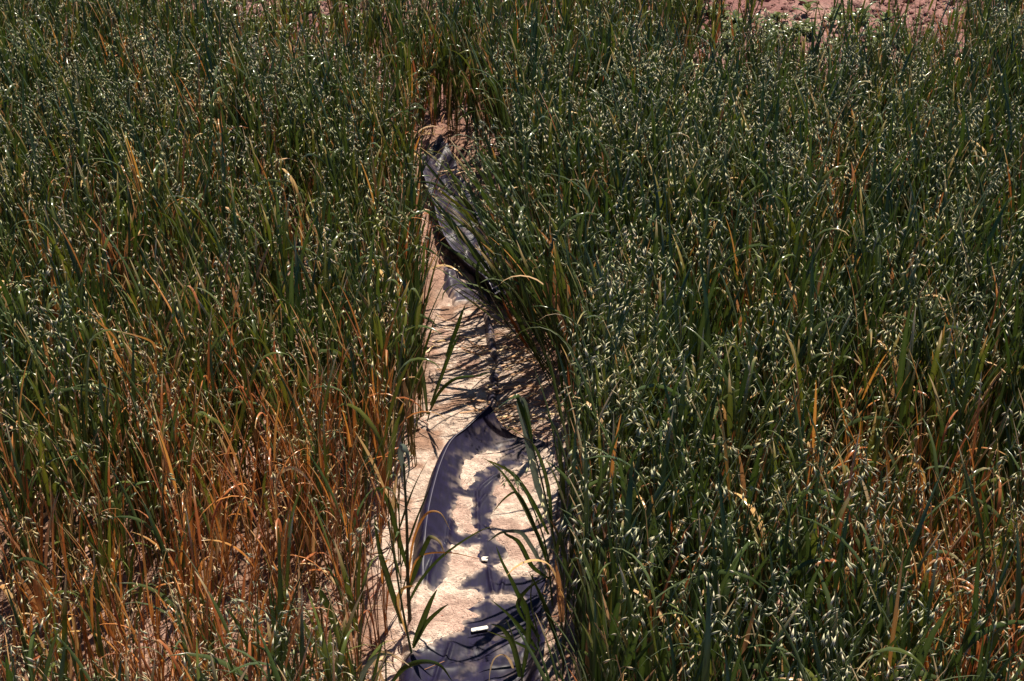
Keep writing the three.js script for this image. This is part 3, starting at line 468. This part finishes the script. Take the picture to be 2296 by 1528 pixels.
hero('oat plant with a pale broad leaf catching the light at the right edge', [2240, 1420], [
  ST([[2245, 1300], [2255, 1200]], 0.003), L([[2248, 1260], [2262, 1215], [2275, 1185], [2290, 1190], [2300, 1230]], 0.02, SILV, [0.35, 0.36, 0.28]), L([[2245, 1290], [2235, 1230], [2240, 1200], [2265, 1210]], 0.012, STRAW, STRAW)]);

// ---------- straw, clods and weeds on the soil ----------
{
  const r = rng(77), cols = [STRAW, [0.42, 0.24, 0.12], [0.3, 0.15, 0.08]];
  const sg = [0, 1, 2, 3, 4, 5].map(i => { const l = 0.08 + 0.05 * i; const pts = curve([V(-l / 2, 0.002, 0), V(-l / 6, 0.006, (r() - 0.5) * 0.03), V(l / 6, 0.008, (r() - 0.5) * 0.03), V(l / 2, 0.002, (r() - 0.5) * 0.04)], 8); return i % 2 ? tube(pts, 0.0017, 0.001, cols[i % 3], cols[i % 3], 4) : ribbon(pts, 0.006, cols[i % 3], cols[i % 3], V(0, 0, 1), 0.3, 1); });
  const zones = [[[1170, 930], 110, 35, 26, 'dry straw lying in the loose heap behind the ridge tip of the fabric'], [[1140, 830], 90, 70, 44, 'dry straw scattered on the mid path soil beside the grey fabric edge'], [[1170, 720], 70, 60, 34, 'dry straw fallen under the leaning oats right of mid path'], [[1040, 425], 45, 12, 6, 'dry straw lying across the crumpled plastic sheet'], [[800, 1500], 90, 45, 22, 'dry straw on the bare soil at the bottom left of the fabric'], [[1010, 760], 50, 60, 12, 'dry straw on the left half of the mid path'], [[950, 290], 35, 30, 10, 'dry straw at the far end of the path above the plastic']];
  for (const [[cx, cy], rx, ry, n, label] of zones) for (let i = 0; i < n; i++) {
    const p = at(cx + (r() * 2 - 1) * rx, cy + (r() * 2 - 1) * ry, 0); const o = mesh(numbered('dry_straw'), sg[Math.floor(r() * 6)], r() < 0.5 ? matStem : matHead, scene);
    const onPlastic = label.includes('crumpled');
    o.position.set(p.x, (onPlastic ? 0.085 : groundH(p.x, p.z)) + 0.004, p.z); o.rotation.set((r() - 0.5) * 0.2, (r() - 0.5) * 1.6, (r() - 0.5) * 0.25); tag(o, label, 'straw', label);
  }
  const litter = shadowed(new THREE.InstancedMesh(sg[2], matHead, 9000)); litter.name = 'straw_litter'; const d = new THREE.Object3D(), c = new THREE.Color(); let k = 0;
  while (k < 9000) { const z = -2.4 - r() * 9, x = (r() * 2 - 1) * (0.7 + 0.4 * -z); const s = sdist(pathPoly, x, z), q = r(); if (s > 0.10 || (s > 0.0 && q < 0.6 + 4 * s)) continue; d.position.set(x, groundH(x, z) + 0.004, z); d.rotation.set((r() - 0.5) * 0.5, r() * 6.28, (r() - 0.5) * 0.5); d.scale.setScalar(0.25 + 0.6 * r()); d.updateMatrix(); litter.setMatrixAt(k, d.matrix); const b = 0.4 + 0.7 * r(); litter.setColorAt(k, c.setRGB(b, b * (0.7 + 0.3 * r()), b * 0.8)); k++; }
  scene.add(litter); tag(litter, 'dead leaf and straw litter between the oat stems', 'litter', null, 'stuff');
  const cg = new THREE.IcosahedronGeometry(1, 1); { const a = cg.attributes.position; for (let i = 0; i < a.count; i++) { const x = a.getX(i), y = a.getY(i), z = a.getZ(i), f = 0.75 + 0.5 * noise(x * 2.1 + 9, y * 2.3 + z * 1.7 + 20); a.setXYZ(i, x * f * 1.2, y * f * 0.75, z * f); } cg.computeVertexNormals(); }
  const clods = shadowed(new THREE.InstancedMesh(cg, new THREE.MeshStandardMaterial({ roughness: 1, map: grain, bumpMap: grainBump, bumpScale: 0.004 }), 9000)); clods.name = 'soil_clods'; k = 0;
  while (k < 9000) { const z = -3.5 - r() * 9.3, x = (r() * 2 - 1) * (0.7 + 0.4 * -z), q = r(); const sn = sdist(sandPoly, x, z); if (sn > -0.02 && (q > 0.16 || sdist(pathPoly, x, z) < -0.1)) continue; if (z > -7.4 && q > 0.25) continue; const s = Math.pow(r(), 2.2) * (sn > -0.02 ? 0.006 : 0.022) + (sn > -0.02 ? 0.0015 : 0.004); d.position.set(x, groundH(x, z) + s * 0.25, z); d.rotation.set(r() * 0.6, r() * 6.28, r() * 0.6); const big = z < -8.3 ? 1.7 : 1; d.scale.set(s * big, s * big * (0.7 + 0.5 * r()), s * big); d.updateMatrix(); clods.setMatrixAt(k, d.matrix); const cc = soilColor(x, z), b = 0.85 + 0.35 * r(); clods.setColorAt(k, c.setRGB(cc[0] * b, cc[1] * b, cc[2] * b)); k++; }
  scene.add(clods); tag(clods, 'reddish clods and crumbs of dry soil', 'clods', null, 'stuff');

  // broad-leaved seedlings on the bare soil at the far side
  const lg = []; for (let i = 0; i < 3; i++) { const g = new Geo(), n = 6, col = mixc([0.10, 0.13, 0.03], [0.15, 0.17, 0.045], i / 2); for (let j = 0; j <= n; j++) { const t = j / n, w = 0.017 * Math.sin(Math.PI * Math.pow(clamp(0.06 + t * 0.94), 0.8)) + 0.0012, y = 0.03 * t * (1.5 - t) - 0.012 * t * t * i, x = 0.07 * t; g.v(x, y + 0.005, -w, col, 0, t); g.v(x, y, 0, [col[0] * 1.2, col[1] * 1.2, col[2] * 1.2], 0.5, t); g.v(x, y + 0.005, w, col, 1, t); } for (let j = 0; j < n; j++) { const a = j * 3; g.q(a, a + 1, a + 4, a + 3); g.q(a + 1, a + 2, a + 5, a + 4); } lg.push(g.build()); }
  const stemG = tube([V(0, -0.01, 0), V(0.002, 0.03, 0.002), V(0, 0.07, 0)], 0.002, 0.0012, [0.12, 0.12, 0.05], [0.1, 0.13, 0.04], 5);
  const makeWeed = n => { const w = new THREE.Group(); mesh('stem', stemG, matStem, w); for (let i = 0; i < n; i++) { const l = mesh('leaf', lg[i % 3], matLeaf, w); l.position.y = 0.012 + 0.055 * i / n; l.rotation.set(0, i * 2.4 + r() * 0.5, 0.15 + 0.3 * i / n); l.scale.setScalar(1.15 - 0.5 * i / n); } return w; };
  const ws = [makeWeed(6), makeWeed(8), makeWeed(10)];
  const wz = [[1520, 75, 150, 60, 70, 'before the bare reddish soil, top right'], [1850, 90, 190, 55, 50, 'among reddish clods, top right'], [1200, 40, 220, 40, 55, 'on the thin ground at the top centre'], [620, 50, 230, 45, 40, 'on the thin ground at the top left'], [960, 110, 60, 50, 22, 'beyond the far end of the path'], [2180, 90, 90, 60, 18, 'near the top right corner']];
  for (const [cx, cy, rx, ry, n, word] of wz) for (let i = 0; i < n; i++) { const a = r() * 6.28, q = Math.sqrt(r()); const p = at(cx + Math.cos(a) * q * rx, cy + Math.sin(a) * q * ry, 0); const o = ws[Math.floor(r() * 3)].clone(); o.name = numbered('weed_seedling'); scene.add(o); o.position.set(p.x, groundH(p.x, p.z), p.z); o.rotation.y = r() * 6.28; o.scale.setScalar(0.7 + 0.9 * r()); tag(o, 'small light green broad-leaved weed ' + word, 'weed', 'weeds ' + word); }
}

renderer.render(scene, camera);
